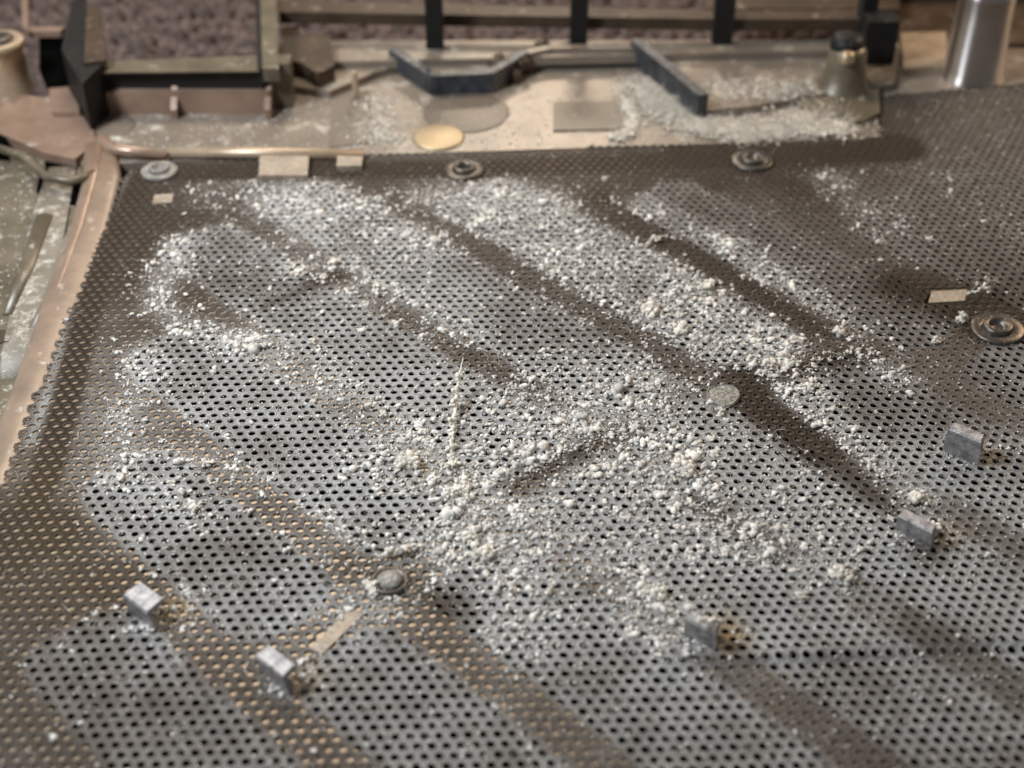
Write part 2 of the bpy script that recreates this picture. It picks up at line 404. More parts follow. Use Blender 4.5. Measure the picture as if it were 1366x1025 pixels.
# only what the lens can see, and a margin round it
vis = (np.abs(hx) < 3.6 + (hy + 5.0) * 0.36 + 0.6) & (hy > -4.95)
keep = vis & inside(hx, hy, SHEET)
# plates let into the sheet: no holes there
PLATES = [("upper_right_plate", [(1243, 389), (1290, 386), (1287, 401), (1238, 404)]), ("corner_plate", [(206, 260), (232, 258), (229, 270), (203, 272)]),
          ("bar_plate", [(468, 812), (484, 820), (430, 872), (412, 864)])]
for _, pl in PLATES:
    w = [tuple(at(*p))[:2] for p in pl]; keep &= ~inside(hx, hy, w)
hx, hy = hx[keep], hy[keep]; NH = len(hx)
ang = np.arange(12) * math.pi / 6 + PHI
rout = np.where(np.arange(12) % 2 == 0, PITCH / 2, PITCH / math.sqrt(3))
jit = rng.normal(0, 0.0007, (NH, 1))
rings = []
for rad, dz in ((rout, 0.0), (np.full(12, 0.0385), -0.001), (np.full(12, 0.0345), 0.008), (np.full(12, 0.0280), -0.009)):
    k = len(rings)
    rr = rad[None, :] + (jit if k else 0)
    x = hx[:, None] + np.cos(ang)[None, :] * rr; y = hy[:, None] + np.sin(ang)[None, :] * rr
    rings.append(np.stack([x, y, lift(x, y) + dz], -1))
V = np.stack(rings, 1)                                     # NH, 5, 12, 3
F = []
base_i = (np.arange(NH) * 48)[:, None]
for k in range(3):
    a = k * 12 + np.arange(12); c = k * 12 + (np.arange(12) + 1) % 12
    q = np.stack([a, c, c + 12, a + 12], -1)               # 12,4
    F.append((base_i[:, :, None] + q[None]).reshape(-1, 4))
F = np.concatenate(F)
me = arr_mesh("perforated_sheet", V.reshape(-1, 3), F)
dv = look(film, V[..., 0], V[..., 1]); dv[:, 1] += 0.04; dv[:, 2] += 0.24; dv[:, 3] = dv[:, 3] * 0.2 + 0.10  # hole lips lightened beyond the film, hole walls kept darker
dv = dv * (0.88 + 0.24 * rng.random((NH, 1, 1)))
sv = np.clip(look(amber_tint, V[..., 0], V[..., 1]), 0, 0.8)
at_s = me.attributes.new("amber_tint", 'FLOAT', 'POINT'); at_s.data.foreach_set("value", sv.reshape(-1).astype(np.float32))
at_d = me.attributes.new("dust", 'FLOAT', 'POINT'); at_d.data.foreach_set("value", dv.reshape(-1).astype(np.float32))  # dust film plus the lightened hole lips and darker hole walls
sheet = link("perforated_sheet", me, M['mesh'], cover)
print("holes", NH)

# the slotted panel under the sheet
bm = bmesh.new()
def loop(pts):
    vs = [bm.verts.new((x, y, -0.008)) for x, y in pts]
    for i in range(len(vs)): bm.edges.new((vs[i], vs[(i + 1) % len(vs)]))
loop([(-4.17, 3.80), (-3.95, 3.88), (-1.6, 4.10), (4.20, 4.47), (4.32, 5.47), (6.2, 5.84), (11, 6.6), (11, -7.5), (-4.17, -7.5)])
for u0, u1, s0, s1 in SLOTS:
    r = 0.3; pts = []
    for cx, cy, a0 in ((u1 - r, s1 - r, 0), (u0 + r, s1 - r, 90), (u0 + r, s0 + r, 180), (u1 - r, s0 + r, 270)):
        for k in range(7):
            a = math.radians(a0 + 15 * k); u = cx + r * math.cos(a); s = cy + r * math.sin(a)
            pts.append(((u + s) * SQ, (u - s) * SQ))
    loop(pts)
bmesh.ops.triangle_fill(bm, use_beauty=True, edges=bm.edges[:])
ex = bmesh.ops.extrude_face_region(bm, geom=bm.faces[:])
bmesh.ops.translate(bm, vec=(0, 0, -0.22), verts=[g for g in ex['geom'] if isinstance(g, bmesh.types.BMVert)])
bm_obj("slotted_panel", bm, M['panel'], cover)
prism("slot_shade_sheet", [(-4.3, 3.7), (4.1, 4.3), (4.3, 5.4), (11, 6.2), (11, -7.6), (-4.3, -7.6)], -0.62, -0.70, M['void'], cover, 0)  # added black sheet, stands for the shade below the slots

for nm, pl in PLATES:
    o = pxprism("inlaid_plate", pl, 0.012, -0.03, M['tan'], cover, 0.004)

# rivets, screw, heat stake
def rivet(px, py, R, mt, label, hole=True):
    c = at(px, py); z = float(lift(np.array(c.x), np.array(c.y)))
    o = lathe("rivet", [(R, 0.0), (R, 0.022), (R * .94, 0.034), (R * .62, 0.030), (R * .56, 0.026)], (c.x, c.y, z + 0.004), mt, cover)
    pr = [(R * .56, 0.0), (R * .55, 0.055), (R * .48, 0.070), (R * .36, 0.066), (R * .30, 0.035), (R * .22, 0.02 if not hole else -0.05), (0.001, 0.028 if not hole else -0.05)]
    e = lathe("eyelet", pr, (0, 0, 0), mt, o)
    tag(o, label); return o
rivet(213, 231, 0.20, M['grime'], "dust-covered rivet in the top left corner of the mesh", False)
rivet(619, 229, 0.22, M['tin'], "clean rivet with an open dark hole on the top border")
rivet(1003, 217, 0.23, M['tin'], "rivet with a bluish rim on the top border", False)
rivet(1330, 441, 0.25, M['tin'], "rivet with shiny rings at the right edge", False)
c = at(520, 778)
o = lathe("screw", [(0.15, 0.0), (0.148, 0.02), (0.13, 0.032), (0.115, 0.022), (0.105, 0.018)], (c.x, c.y, 0.01), M['tin'], cover)
lathe("screw_dome", [(0.105, 0.0), (0.10, 0.03), (0.08, 0.052), (0.045, 0.062), (0.001, 0.064)], (0, 0, 0), M['grime'], o); tag(o, "small domed screw head half buried in dust")
c = at(965, 530)
bm = bmesh.new()
ring = []
for k in range(28):
    a = 2 * math.pi * k / 28; r = 0.145 * (1 + 0.05 * math.sin(3 * a) + 0.02 * random.random()); ring.append((c.x + r * math.cos(a), c.y + r * math.sin(a) * 1.1))
vs = [[bm.verts.new((c.x + (x - c.x) * f, c.y + (y - c.y) * f, z + 0.006 * random.random())) for x, y in ring] for f, z in ((1, 0.0), (1.0, 0.022), (0.93, 0.034), (0.84, 0.022), (0.5, 0.026), (0.2, 0.022))]
for a, d in zip(vs, vs[1:]):
    for k in range(28): bm.faces.new((a[k], a[(k + 1) % 28], d[(k + 1) % 28], d[k]))
bm.faces.new(vs[-1])
tag(bm_obj("heat_stake", bm, M['grime'], cover, 0, False), "round flat stake coated with grey dust")

# five upright tabs
def tabpart(px, py, yaw, w, h, t, lean, label):
    """px, py: foot of the near face's middle"""
    c = at(px, py); bm = bmesh.new(); w *= .84; h *= .84
    g = 0.030; k_ = t + 0.03                      # plate gauge, depth of the folded top
    prof = [(0, -0.03), (-lean * .5, h * .5), (-lean, h * .92), (-lean + .012, h), (-lean + k_, h + .015), (-lean + k_, h + .015 - g), (-lean + g + .012, h - g), (-lean + g, h * .88), (g, h * .45), (g, -0.03)]
    A = [bm.verts.new((-w / 2 + max(0, z - h * .8) * .35, y, z)) for y, z in prof]; Bv = [bm.verts.new((w / 2 - max(0, z - h * .8) * .5, y, z)) for y, z in prof]
    bm.faces.new(A); bm.faces.new(Bv[::-1]); n_ = len(prof)
    for i in range(n_): bm.faces.new((A[i], A[(i + 1) % n_], Bv[(i + 1) % n_], Bv[i]))
    o = bm_obj("tab", bm, M['steel'], cover, 0.006); o.location = (c.x, c.y, 0); o.rotation_euler = (0, 0, yaw); tag(o, label); return o
Y = math.radians
tabpart(190, 830, Y(-40), 0.36, 0.26, 0.13, 0.03, "thick tab with a broad cream top near the lower left edge")
tabpart(367, 912, Y(-42), 0.38, 0.25, 0.09, 0.03, "tab beside the tan bar near the bottom")
tabpart(933, 860, Y(-35), 0.32, 0.26, 0.05, 0.02, "tab with a white tuft on its corner")
tabpart(1217, 722, Y(-42), 0.38, 0.24, 0.05, 0.02, "lower one of the pair of tabs at the right")
tabpart(1280, 612, Y(-38), 0.38, 0.31, 0.05, 0.0, "cleanest tab, with a bright upper edge, at the right")

# left side of the cover
prism("side_pan", [(-9, -7), (-9, 5.15), (-4.75, 4.6), (-4.52, 3.6), (-4.40, 0.0), (-4.40, -7)], -0.10, -0.4, M['side'], cover, 0.0)
rail("edge_rail", [(-4.62, 4.35, 0.0), (-4.44, 3.6, -0.02), (-4.36, 2.6, -0.04), (-4.33, 1.4, -0.05), (-4.31, 0.2, -0.06), (-4.29, -1.2, -0.065), (-4.28, -3, -0.07), (-4.28, -5.6, -0.07)],
     [0.18, 0.21, 0.21, 0.20, 0.17, 0.15, 0.14, 0.14], M['rim'], cover, 14, 0.34)
rail("edge_bead", [(-4.60, 4.3, 0.05), (-4.52, 3.6, 0.03), (-4.45, 2.6, 0.01), (-4.42, 1.6, -0.01), (-4.40, 0.9, -0.03)], [0.05, 0.05, 0.045, 0.035, 0.01], M['copper'], cover, 10, 0.8)
rail("edge_band", [(-4.98, 4.0, -0.09), (-4.86, 2.9, -0.09), (-4.72, 1.9, -0.09), (-4.62, 0.9, -0.1), (-4.58, 0.2, -0.11)], [0.16, 0.20, 0.20, 0.17, 0.10], M['pale'], cover, 14, 0.12)
rail("side_ridge", [tuple(at(128, 262, -0.06)), tuple(at(95, 330, -0.06)), tuple(at(70, 400, -0.07)), tuple(at(45, 440, -0.1))], [0.13, 0.12, 0.10, 0.06], M['beige'], cover, 10, 0.5)
rail("side_ridge", [tuple(at(60, 290, -0.08)), tuple(at(35, 360, -0.08)), tuple(at(10, 420, -0.09))], [0.10, 0.09, 0.05], M['olive'], cover, 10, 0.5)
pxprism("side_slot_shade", [(52, 236), (120, 246), (118, 274), (90, 272), (48, 256)], -0.085, -0.11, M['void'], cover, 0)
pxprism("side_slot_shade", [(60, 214), (98, 218), (96, 236), (60, 234)], -0.083, -0.11, M['void'], cover, 0)
rail("side_cable", [tuple(at(-10, 196, 0.02)), tuple(at(30, 208, 0.03)), tuple(at(62, 236, 0.05)), tuple(at(95, 243, 0.05)), tuple(at(126, 232, 0.03))], 0.05, M['olive'], cover)
pxprism("side_recess", [(-20, 440), (30, 440), (34, 456), (-20, 456)], -0.094, -0.11, M['brown'], cover, 0)
rail("side_seam", [tuple(at(-10, 458, -0.1)), tuple(at(76, 454, -0.1))], 0.015, M['brown'], cover, 6)
pxprism("side_slot_shade", [(-30, 150), (4, 168), (12, 205), (-30, 200)], 0.0, -0.11, M['void'], cover, 0)

# top floor and rails
prism("top_floor", [(-4.75, 3.95), (-1.6, 4.17), (4.20, 4.55), (4.28, 5.55), (6.2, 5.92), (10, 6.45), (10, 7.1), (-2.6, 7.1), (-2.6, 5.35), (-6.2, 5.35), (-6.4, 4.9), (-4.80, 4.7)], -0.02, -0.3, M['beige'], cover, 0)
pxprism("corner_floor", [(-60, 118), (60, 130), (102, 112), (120, 152), (128, 190), (100, 212), (62, 205), (0, 178), (-60, 160)], 0.02, -0.25, M['copper'], cover, 0.02)
rail("top_rail", [tuple(at(136, 190, 0.04)), tuple(at(150, 200, 0.05)), tuple(at(222, 208, 0.05))], [0.10, 0.075, 0.05], M['copper'], cover)
rail("top_rail", [tuple(at(226, 204, 0.04)), tuple(at(350, 205, 0.045)), tuple(at(484, 208, 0.045))], [0.06, 0.07, 0.07], M['copper_bare'], cover)
for q in ([(347, 208), (412, 208), (410, 234), (345, 234)], [(450, 207), (484, 207), (482, 221), (449, 222)]):
    pxprism("clip", q, 0.075, -0.02, M['tan'], cover, 0.02)

# rim of the left cable opening
def wallY(name, x0, x1, Yw, z1, z0, t, m, bev=0.015): return prism(name, [(x0, Yw), (x1, Yw), (x1, Yw + t), (x0, Yw + t)], z1, z0, m, cover, bev)
wallY("rim_wall", -4.85, -2.80, 5.22, 0.50, -0.05, 0.10, M['black'])
pxprism("rim_ledge", [(118, 97), (346, 95), (346, 74), (138, 82)], 0.515, 0.50, M['olive'], cover, 0.012)
wallY("rim_skirt", -4.85, -2.80, 5.12, 0.26, -0.05, 0.10, M['copper'], 0.03)
for x in (-3.90, -4.80, -2.82): prism("buttress", [(x - .035, 5.0), (x + .035, 5.0), (x + .035, 5.3), (x - .035, 5.3)], [0.1, 0.1, 0.36, 0.36], -0.05, M['copper'], cover, 0.012)
pxprism("rim_post", [(350, 92), (372, 92), (368, -25), (346, -25)], 0.56, 0.40, M['olive'], cover, 0.015)
pxprism("rim_post", [(343, 92), (349, 92), (345, -25), (339, -25)], 0.53, 0.30, M['black'], cover, 0.01)
wallY("rim_block", -2.78, -2.56, 5.28, 0.54, -0.05, 0.25, M['olive'], 0.03)
o = prism("gusset_and_shade", [tuple(at(82, 66, 0.6))[:2], tuple(at(110, 112, 0.6))[:2], tuple(at(140, 82, 0.6))[:2], tuple(at(112, -8, 0.6))[:2], tuple(at(96, 0, 0.6))[:2]], 0.6, -0.02, M['black'], cover, 0.05)
pxprism("gusset_cheek", [(112, 84), (142, 80), (134, 14), (116, 4)], 0.64, 0.45, M['brown'], cover, 0.03)
pxprism("gusset_and_shade", [(52, 46), (84, 44), (84, 76), (110, 112), (64, 116), (52, 90)], 0.10, -0.0, M['void'], cover, 0.0)  # black slab in place of the shade round the screw boss
pxprism("shelf", [(36, 36), (36, 42), (80, 42), (86, 36)], 0.30, 0.22, M['copper'], cover, 0.005)
pxprism("shelf_post", [(28, -15), (30, 36), (38, 42), (36, -15)], 0.33, 0.22, M['copper'], cover, 0.005)
pxprism("corner_lobe", [(62, 100), (78, 88), (100, 110), (106, 150), (70, 150)], 0.08, 0.0, M['copper'], cover, 0.03)
# screw boss at the far left corner
c = at(14, 118, 0.0)
o = lathe("screw_boss", [(0.29, -0.02), (0.25, 0.15), (0.235, 0.52), (0.27, 0.55), (0.28, 0.62), (0.24, 0.64), (0.15, 0.62), (0.10, 0.52), (0.001, 0.5)], (c.x, c.y, 0), M['copper_bare'], cover)
lathe("boss_cap", [(0.16, 0.60), (0.15, 0.66), (0.10, 0.68), (0.001, 0.67)], (0, 0, 0), M['tin'], o)

# raised plateau behind the floor with its thin fin, posts and rails
pxprism("plateau", [(372, 62), (372, 112), (440, 122), (500, 96), (530, 88), (580, 116), (655, 112), (700, 88), (735, 78), (850, 78), (935, 148), (1000, 142), (1080, 128), (1192, 112), (1200, 66), (1200, 58)], 0.07, -0.05, M['beige'], cover, 0.03)
pxprism("far_ledge", [(372, 66), (1195, 52), (1195, 66), (372, 84)], 0.16, 0.05, M['beige'], cover, 0.03)
def fin(pxs, h, t, m, z=0.0):
    P = [at(x, y, z) for x, y in pxs]; bm = bmesh.new(); ringz = []
    for i, p in enumerate(P):
        d = (P[min(i + 1, len(P) - 1)] - P[max(i - 1, 0)]).normalized(); nrm = Vector((-d.y, d.x, 0)) * t / 2
        ringz.append([bm.verts.new((p.x + s * nrm.x, p.y + s * nrm.y, zz)) for s, zz in ((-1, z), (-1, z + h), (1, z + h), (1, z))])
    for a, b in zip(ringz, ringz[1:]):
        for k in range(4): bm.faces.new((a[k], b[k], b[(k + 1) % 4], a[(k + 1) % 4]))
    bm.faces.new(ringz[0]); bm.faces.new(ringz[-1][::-1])
    return bm_obj("fin", bm, m, cover, 0.015)
fin([(525, 88), (578, 124), (655, 120), (700, 92)], 0.24, 0.12, M['slate'])
fin([(700, 92), (735, 84), (850, 84)], 0.22, 0.10, M['beige'])  # light-facing stretch of the same fin, its brightness put into the colour
fin([(846, 82), (890, 118), (936, 158)], 0.30, 0.13, M['slate'])
DEBRIS = [((686, 92), 0.20, 26), ((728, 74), 0.10, 14), ((760, 73), 0.10, 14)]
pxprism("socket", [(374, 38), (398, 34), (402, 50), (440, 44), (446, 88), (424, 98), (402, 84), (376, 78)], 0.26, 0.05, M['brown'], cover, 0.05)
lathe("pin", [(0.04, 0), (0.035, 0.30), (0.02, 0.32), (0.001, 0.32)], tuple(at(475, 128, 0.0)), M['copper_bare'], cover, 12)
for px_, w_, yb in ((580, 24, 62), (772, 24, 56), (964, 27, 56)):
    a = at(px_, yb, 0.2); s = w_ / FPX * 17.5 / 2
    prism("grille_post", [(a.x - s, a.y), (a.x + s, a.y), (a.x + s, a.y + .22), (a.x - s, a.y + .22)], 1.05, 0.1, M['black'], cover, 0.02)
a = at(1172, 78, 0.15)
prism("grille_post", [(a.x - .19, a.y), (a.x + .19, a.y), (a.x + .19, a.y + .3), (a.x - .19, a.y + .3)], 0.62, 0.05, M['black'], cover, 0.03)
prism("grille_post", [(a.x - .20, a.y + .32), (a.x - .02, a.y + .32), (a.x - .02, a.y + .6), (a.x - .20, a.y + .6)], 1.3, 0.05, M['black'], cover, 0.03)
pxprism("grille_rail", [(372, 16), (960, 26), (1160, 26), (1160, 14), (960, 14), (372, 0)], 0.45, 0.30, M['brown'], cover, 0.03)
pxprism("grille_rail", [(940, 12), (1200, 12), (1200, -20), (940, -20)], 0.2, 0.0, M['brown'], cover, 0.03)
# latch block
c = at(1124, 118, 0.0)
o = lathe("latch_stump", [(0.40, -0.02), (0.36, 0.04), (0.27, 0.14), (0.23, 0.30), (0.22, 0.50), (0.17, 0.56), (0.001, 0.57)], (c.x, c.y, 0), M['olive'], cover, 28)
lathe("latch_cap", [(0.19, 0.46), (0.20, 0.56), (0.17, 0.66), (0.10, 0.68), (0.001, 0.68)], (-0.02, 0.02, 0), M['black'], o, 24)
lathe("latch_stud", [(0.09, 0), (0.085, 0.10), (0.05, 0.13), (0.001, 0.135)], (-0.05, -0.20, 0.44), M['brass'], o, 18)
pxprism("latch_foot", [(1070, 118), (1172, 112), (1174, 150), (1150, 162), (1090, 160), (1066, 140)], 0.05, -0.02, M['olive'], cover, 0.03)
pxprism("copper_step", [(1202, 44), (1262, 42), (1266, 86), (1206, 92)], 0.06, -0.02, M['copper_bare'], cover, 0.03)
# steel standoff
c = at(1305, 112, 0.0)
lathe("standoff", [(0.40, -0.03), (0.385, 0.03), (0.36, 0.08), (0.33, 0.75), (0.325, 0.98), (0.335, 1.0), (0.335, 1.08), (0.30, 1.11), (0.18, 1.11), (0.17, 0.95), (0.001, 0.95)], (c.x, c.y + 0.3, 0), M['chrome'], cover, 56)
prism("back_floor", [(4.7, 6.9), (10.5, 6.9), (10.5, 8.6), (4.7, 8.6)], 0.02, -0.3, M['brown'], cover, 0.02)
prism("back_wall", [(4.7, 8.3), (10.5, 8.3), (10.5, 8.8), (4.7, 8.8)], 0.75, -0.3, M['brown'], cover, 0.02)
mc = M['chrome']; bb_ = mc.node_tree.nodes["Principled BSDF"]; bb_.inputs["Anisotropic"].default_value = 0.9; bb_.inputs["Anisotropic Rotation"].default_value = 0.25
tg = mc.node_tree.nodes.new("ShaderNodeTangent"); tg.direction_type = 'RADIAL'; tg.axis = 'Z'; mc.node_tree.links.new(tg.outputs[0], bb_.inputs["Tangent"])
# floor marks
c = at(585, 184, -0.015); lathe("brass_disc", [(0.295, -0.02), (0.295, 0.012), (0.27, 0.02), (0.001, 0.022)], tuple(c), M['brass'], cover, 48)
c = at(622, 150, -0.018); lathe("floor_disc", [(0.50, -0.01), (0.50, 0.006), (0.48, 0.010), (0.001, 0.010)], tuple(c), M['darkpad'], cover, 48)
c = at(150, 168, -0.018); lathe("floor_disc", [(0.26, -0.01), (0.26, 0.006), (0.24, 0.010), (0.001, 0.010)], tuple(c), M['darkpad'], cover, 40)
pxprism("floor_pad", [(738, 136), (826, 135), (830, 172), (738, 174)], 0.0, -0.03, M['darkpad'], cover, 0.006)
pxprism("floor_pad", [(440, 122), (492, 120), (500, 190), (440, 196)], -0.008, -0.03, M['darkpad'], cover, 0.003)

# ---------------------------------------------------------------- the woven cloth
cx, cy = np.meshgrid(np.linspace(-10, 10, 640), np.linspace(5.2, 14.5, 300))
K = 0.27
u = cx / K + 0.15 * np.sin(cy * 3); v = cy / (K * 0.62) + 0.12 * np.sin(cx * 2.3)
row = np.floor(v); fu = u + 0.5 * (row % 2); fv = v - row - 0.5; fr = fu - np.floor(fu) - 0.5
hgt = np.clip(1 - (fr * 2.0 + fv * 0.5) ** 2 - (fv * 2.05) ** 2, 0, 1) ** 0.5 * 0.40
hgt = hgt * (0.7 + 0.5 * np.modf(np.abs(np.sin(np.floor(fu) * 12.9 + row * 78.2)) * 437.5)[0]) + 0.012 * np.sin(cx * 60 + cy * 25)
Vc = np.stack([cx, cy, -0.95 + hgt], -1).reshape(-1, 3)
n1, n0 = 640, 300
q = (np.arange(n0 - 1)[:, None] * n1 + np.arange(n1 - 1)[None]).ravel()
cm = arr_mesh("cloth", Vc, np.stack([q, q + 1, q + n1 + 1, q + n1], -1))
M['cloth'] = surf("woven_cloth", (0.22, 0.165, 0.145), (0.07, 0.052, 0.048), 0.95, 0, 9, 0.0, 9, 0.5, 0.1)
tag(link("cloth", cm, M['cloth'], None, True), "mauve grey woven cloth under the cover", kind="structure")
gm = bpy.data.meshes.new("table_top"); gm.from_pydata([(-40, -40, -1.02), (40, -40, -1.02), (40, 60, -1.02), (-40, 60, -1.02)], [], [(0, 1, 2, 3)])
tag(link("table_top", gm, M['cloth']), kind="structure")

# ---------------------------------------------------------------- dust
def template(sub, k, seed):
    out = []
    for i in range(k):
        bm = bmesh.new(); bmesh.ops.create_icosphere(bm, subdivisions=sub, radius=1.0)
        for v_ in bm.verts:
            n_ = noise.noise(v_.co * 1.6 + Vector((i * 7.3, seed, 0))) * 0.55 + random.uniform(-.30, .34)
            v_.co *= 1 + n_
        out.append(np.array([v_.co[:] for v_ in bm.verts])); bm.verts.ensure_lookup_table()
        Ft = np.array([[v_.index for v_ in f.verts] for f in bm.faces]); bm.free()
    return np.array(out), Ft
T1, F1 = template(1, 12, 1)                                # 12 verts, 20 faces
T2, F2 = template(2, 16, 2)                                # 42 verts, 80 faces
def popcorn(k, seed):
    r = np.random.default_rng(seed); out = []
    for i in range(k):
        c = r.normal(0, 0.50, (4, 3)); c[0] = 0; q = []
        for j in range(4): q.append(T1[r.integers(0, len(T1))] * r.uniform(0.38, 0.85) * r.uniform(.7, 1.3, (1, 3)) + c[j])
        out.append(np.concatenate(q))
    return np.array(out), np.concatenate([F1 + 12 * j for j in range(4)])
TP, FP = popcorn(20, 5)
def blobs(P, R, T, F, flat=0.75, r=rng):
    n = len(P); A = r.normal(size=(n, 3, 3)); Q, _ = np.linalg.qr(A)
    V = np.einsum('nij,nkj->nki', Q, T[r.integers(0, len(T), n)])
    V = V * (R[:, None, None] * r.uniform(0.75, 1.25, (n, 1, 3))); V[..., 2] *= flat
    V = V + P[:, None, :]
    Fx = (np.arange(n) * T.shape[1])[:, None, None] + F[None]
    return V.reshape(-1, 3), Fx.reshape(-1, 3)
def fibres(P, L, rad, up=0.35, segs=5, r=rng):
    """thin curled hairs starting at P"""
    n = len(P); th = r.uniform(0, 2 * math.pi, n); el = r.uniform(-0.1, up, n); curl = r.normal(0, 0.55, n); curl2 = r.normal(0, 0.25, n)
    pts = [P.copy()]
    for k in range(segs - 1):
        st = (L / (segs - 1))[:, None] * np.stack([np.cos(th) * np.cos(el), np.sin(th) * np.cos(el), np.sin(el)], -1)
        pts.append(pts[-1] + st); th = th + curl; el = el + curl2
    pts = np.stack(pts, 1)                                 # n, segs, 3
    d = np.gradient(pts, axis=1); d /= np.linalg.norm(d, axis=-1, keepdims=True) + 1e-9
    a = np.cross(d, np.array([0.1, 0.2, 1.0])); a /= np.linalg.norm(a, axis=-1, keepdims=True) + 1e-9; b_ = np.cross(d, a)
    R3 = rad[:, None, None] * np.linspace(1, 0.4, segs)[None, :, None]
    V = np.stack([pts + (a * math.cos(k * 2.0944) + b_ * math.sin(k * 2.0944)) * R3 for k in range(3)], 2)   # n,segs,3,3
    F = []
    for s_ in range(segs - 1):
        for k in range(3): F.append([s_ * 3 + k, s_ * 3 + (k + 1) % 3, s_ * 3 + 3 + (k + 1) % 3, s_ * 3 + 3 + k])
    F = np.array(F); Fx = (np.arange(n) * segs * 3)[:, None, None] + F[None]
    Fx = Fx.reshape(-1, 4); T_ = np.concatenate([Fx[:, [0, 1, 2]], Fx[:, [0, 2, 3]]])
    return V.reshape(-1, 3), T_
def join(parts):
    Vs, Fs, o_ = [], [], 0
    for V, F in parts: Vs.append(V); Fs.append(F + o_); o_ += len(V)
    return np.concatenate(Vs), np.concatenate(Fs)

for (px_, py_), w_, n_ in DEBRIS:                           # dark crusted dirt on the casing beside the fins
    r_ = np.random.default_rng(px_); c = np.array(at(px_, py_, 0.05)[:]); p = c + r_.normal(0, 1, (n_, 3)) * np.array([w_ * .6, w_ * .5, w_ * .25]); p[:, 2] = np.abs(p[:, 2])
    V, F = blobs(p, r_.uniform(.05, .12, n_), T2, F2, 0.9, r_)
    tag(link("crusted_dirt", arr_mesh("crusted_dirt", V, F), M['brown'], None, True), "dark crusted dirt caked beside the blue-grey fin", "dirt", kind="stuff")
hb = look(bead, hx, hy); hf = look(film, hx, hy); hs = look(slotmask, hx, hy)
hz = lift(hx, hy)
# puffs: in the holes over the ribs, on the webs over the slots
parts = []
for rep, k_ in ((0, 1.1), (1, 0.75), (2, 0.5)):
    pick = rng.random(NH) < np.clip(hb * k_ * 0.95, 0, 0.96)
    x = hx[pick].copy(); y = hy[pick].copy(); z = hz[pick].copy(); n = len(x); sl = hs[pick] > 0.5; bb = hb[pick]
    a = rng.uniform(0, 2 * math.pi, n); off = np.where(sl & (rng.random(n) < .7) | (rep > 0), 0.05, 0.012) * rng.uniform(.7, 1.2, n)
    x += np.cos(a) * off; y += np.sin(a) * off
    R = (0.0055 + 0.026 * rng.random(n) ** 1.7) * (0.75 + 0.45 * bb) * np.where(rng.random(n) < .08, 1.5, 1)
    c_ = np.stack([x, y, z + R * 0.25], -1); parts.append(blobs(c_, R, TP, FP, 0.7))
    k3 = np.repeat(np.arange(n), 2); parts.append(fibres(c_[k3] + rng.normal(0, 0.5, (len(k3), 3)) * R[k3][:, None], R[k3] * rng.uniform(1.2, 3.2, len(k3)), np.full(len(k3), 0.0016), 0.9, 4))
V, F = join(parts)
dust = link("mesh_dust", arr_mesh("mesh_dust", V, F), M['dust'], None, False)
tag(dust, "pale fluffy dust puffs clogging and dotting the metal mesh", "dust", kind="stuff")
print("puffs", len(V) // 48)
# crumbs on the webs
lam = np.clip(hf * 1.0 + hb * 1.5, 0, 6); cnt = rng.poisson(lam)
idx = np.repeat(np.arange(NH), cnt); n = len(idx)
a = rng.uniform(0, 2 * math.pi, n); r_ = rng.uniform(0.021, 0.056, n)
x = hx[idx] + np.cos(a) * r_; y = hy[idx] + np.sin(a) * r_; R = rng.uniform(0.004, 0.0135, n) * (0.75 + 0.45 * np.clip(hb[idx], 0, 1))
V, F = blobs(np.stack([x, y, hz[idx] + R * 0.5 + 0.002], -1), R, T1, F1, 0.8)
tag(link("mesh_crumbs", arr_mesh("mesh_crumbs", V, F), M['dust'], None, True), "fine crumbs of grey dust on the webs of the mesh", "dust", kind="stuff")
print("crumbs", n)
# short curled fuzz
cnt = rng.poisson(np.clip(hf * 0.9 + hb * 2.4, 0, 4)); idx = np.repeat(np.arange(NH), cnt); n = len(idx)
x = hx[idx] + rng.normal(0, 0.03, n); y = hy[idx] + rng.normal(0, 0.03, n)
V, F = fibres(np.stack([x, y, hz[idx] + 0.006 + 0.02 * rng.random(n)], -1), rng.uniform(0.03, 0.11, n), rng.uniform(0.0012, 0.0030, n), 0.5, 4)
tag(link("fuzz", arr_mesh("fuzz", V, F), M['lint'], None, False), "short curled pale fibres caught all over the mesh", "fuzz", kind="stuff")
print('TRIS', sum(len(p.vertices) - 2 for o_ in bpy.data.objects if o_.type == 'MESH' for p in o_.data.polygons))

# dust bank along the top edge, right of the fin
def bank(name, pxs, w, n, rr, z0, label):
    P = [at(*p, z0) for p in pxs]; t = rng.random(n) * (len(P) - 1); i = np.minimum(t.astype(int), len(P) - 2); f = t - i
    A = np.array([p[:] for p in P]); c = A[i] * (1 - f)[:, None] + A[i + 1] * f[:, None]
    c[:, :2] += rng.normal(0, 1, (n, 2)) * np.array([w * 1.4, w])
    R = rng.uniform(*rr, n); c[:, 2] = z0 + R * 0.4
    V, F = join([blobs(c, R, TP, FP, 0.6), fibres(c[:n // 2], rng.uniform(.1, .3, n // 2), np.full(n // 2, 0.004))])
    tag(link(name, arr_mesh(name, V, F), M['lint'], None, True), label, "dust", kind="stuff")
bank("dust_bank", [(855, 110), (885, 145), (930, 168), (1000, 176), (1070, 168), (1118, 158)], 0.12, 3600, (0.006, 0.020), 0.0, "thick bank of white dust on the casing floor above the mesh")
bank("dust_bank", [(1072, 158), (1090, 168), (1112, 172)], 0.09, 900, (0.010, 0.032), 0.02, "brightest heap of dust at the foot of the latch block")
bank("dust_bank", [(836, 132), (845, 158), (838, 178), (818, 186)], 0.03, 260, (0.01, 0.03), -0.01, "thin curved streak of white dust right of the dark floor pad")
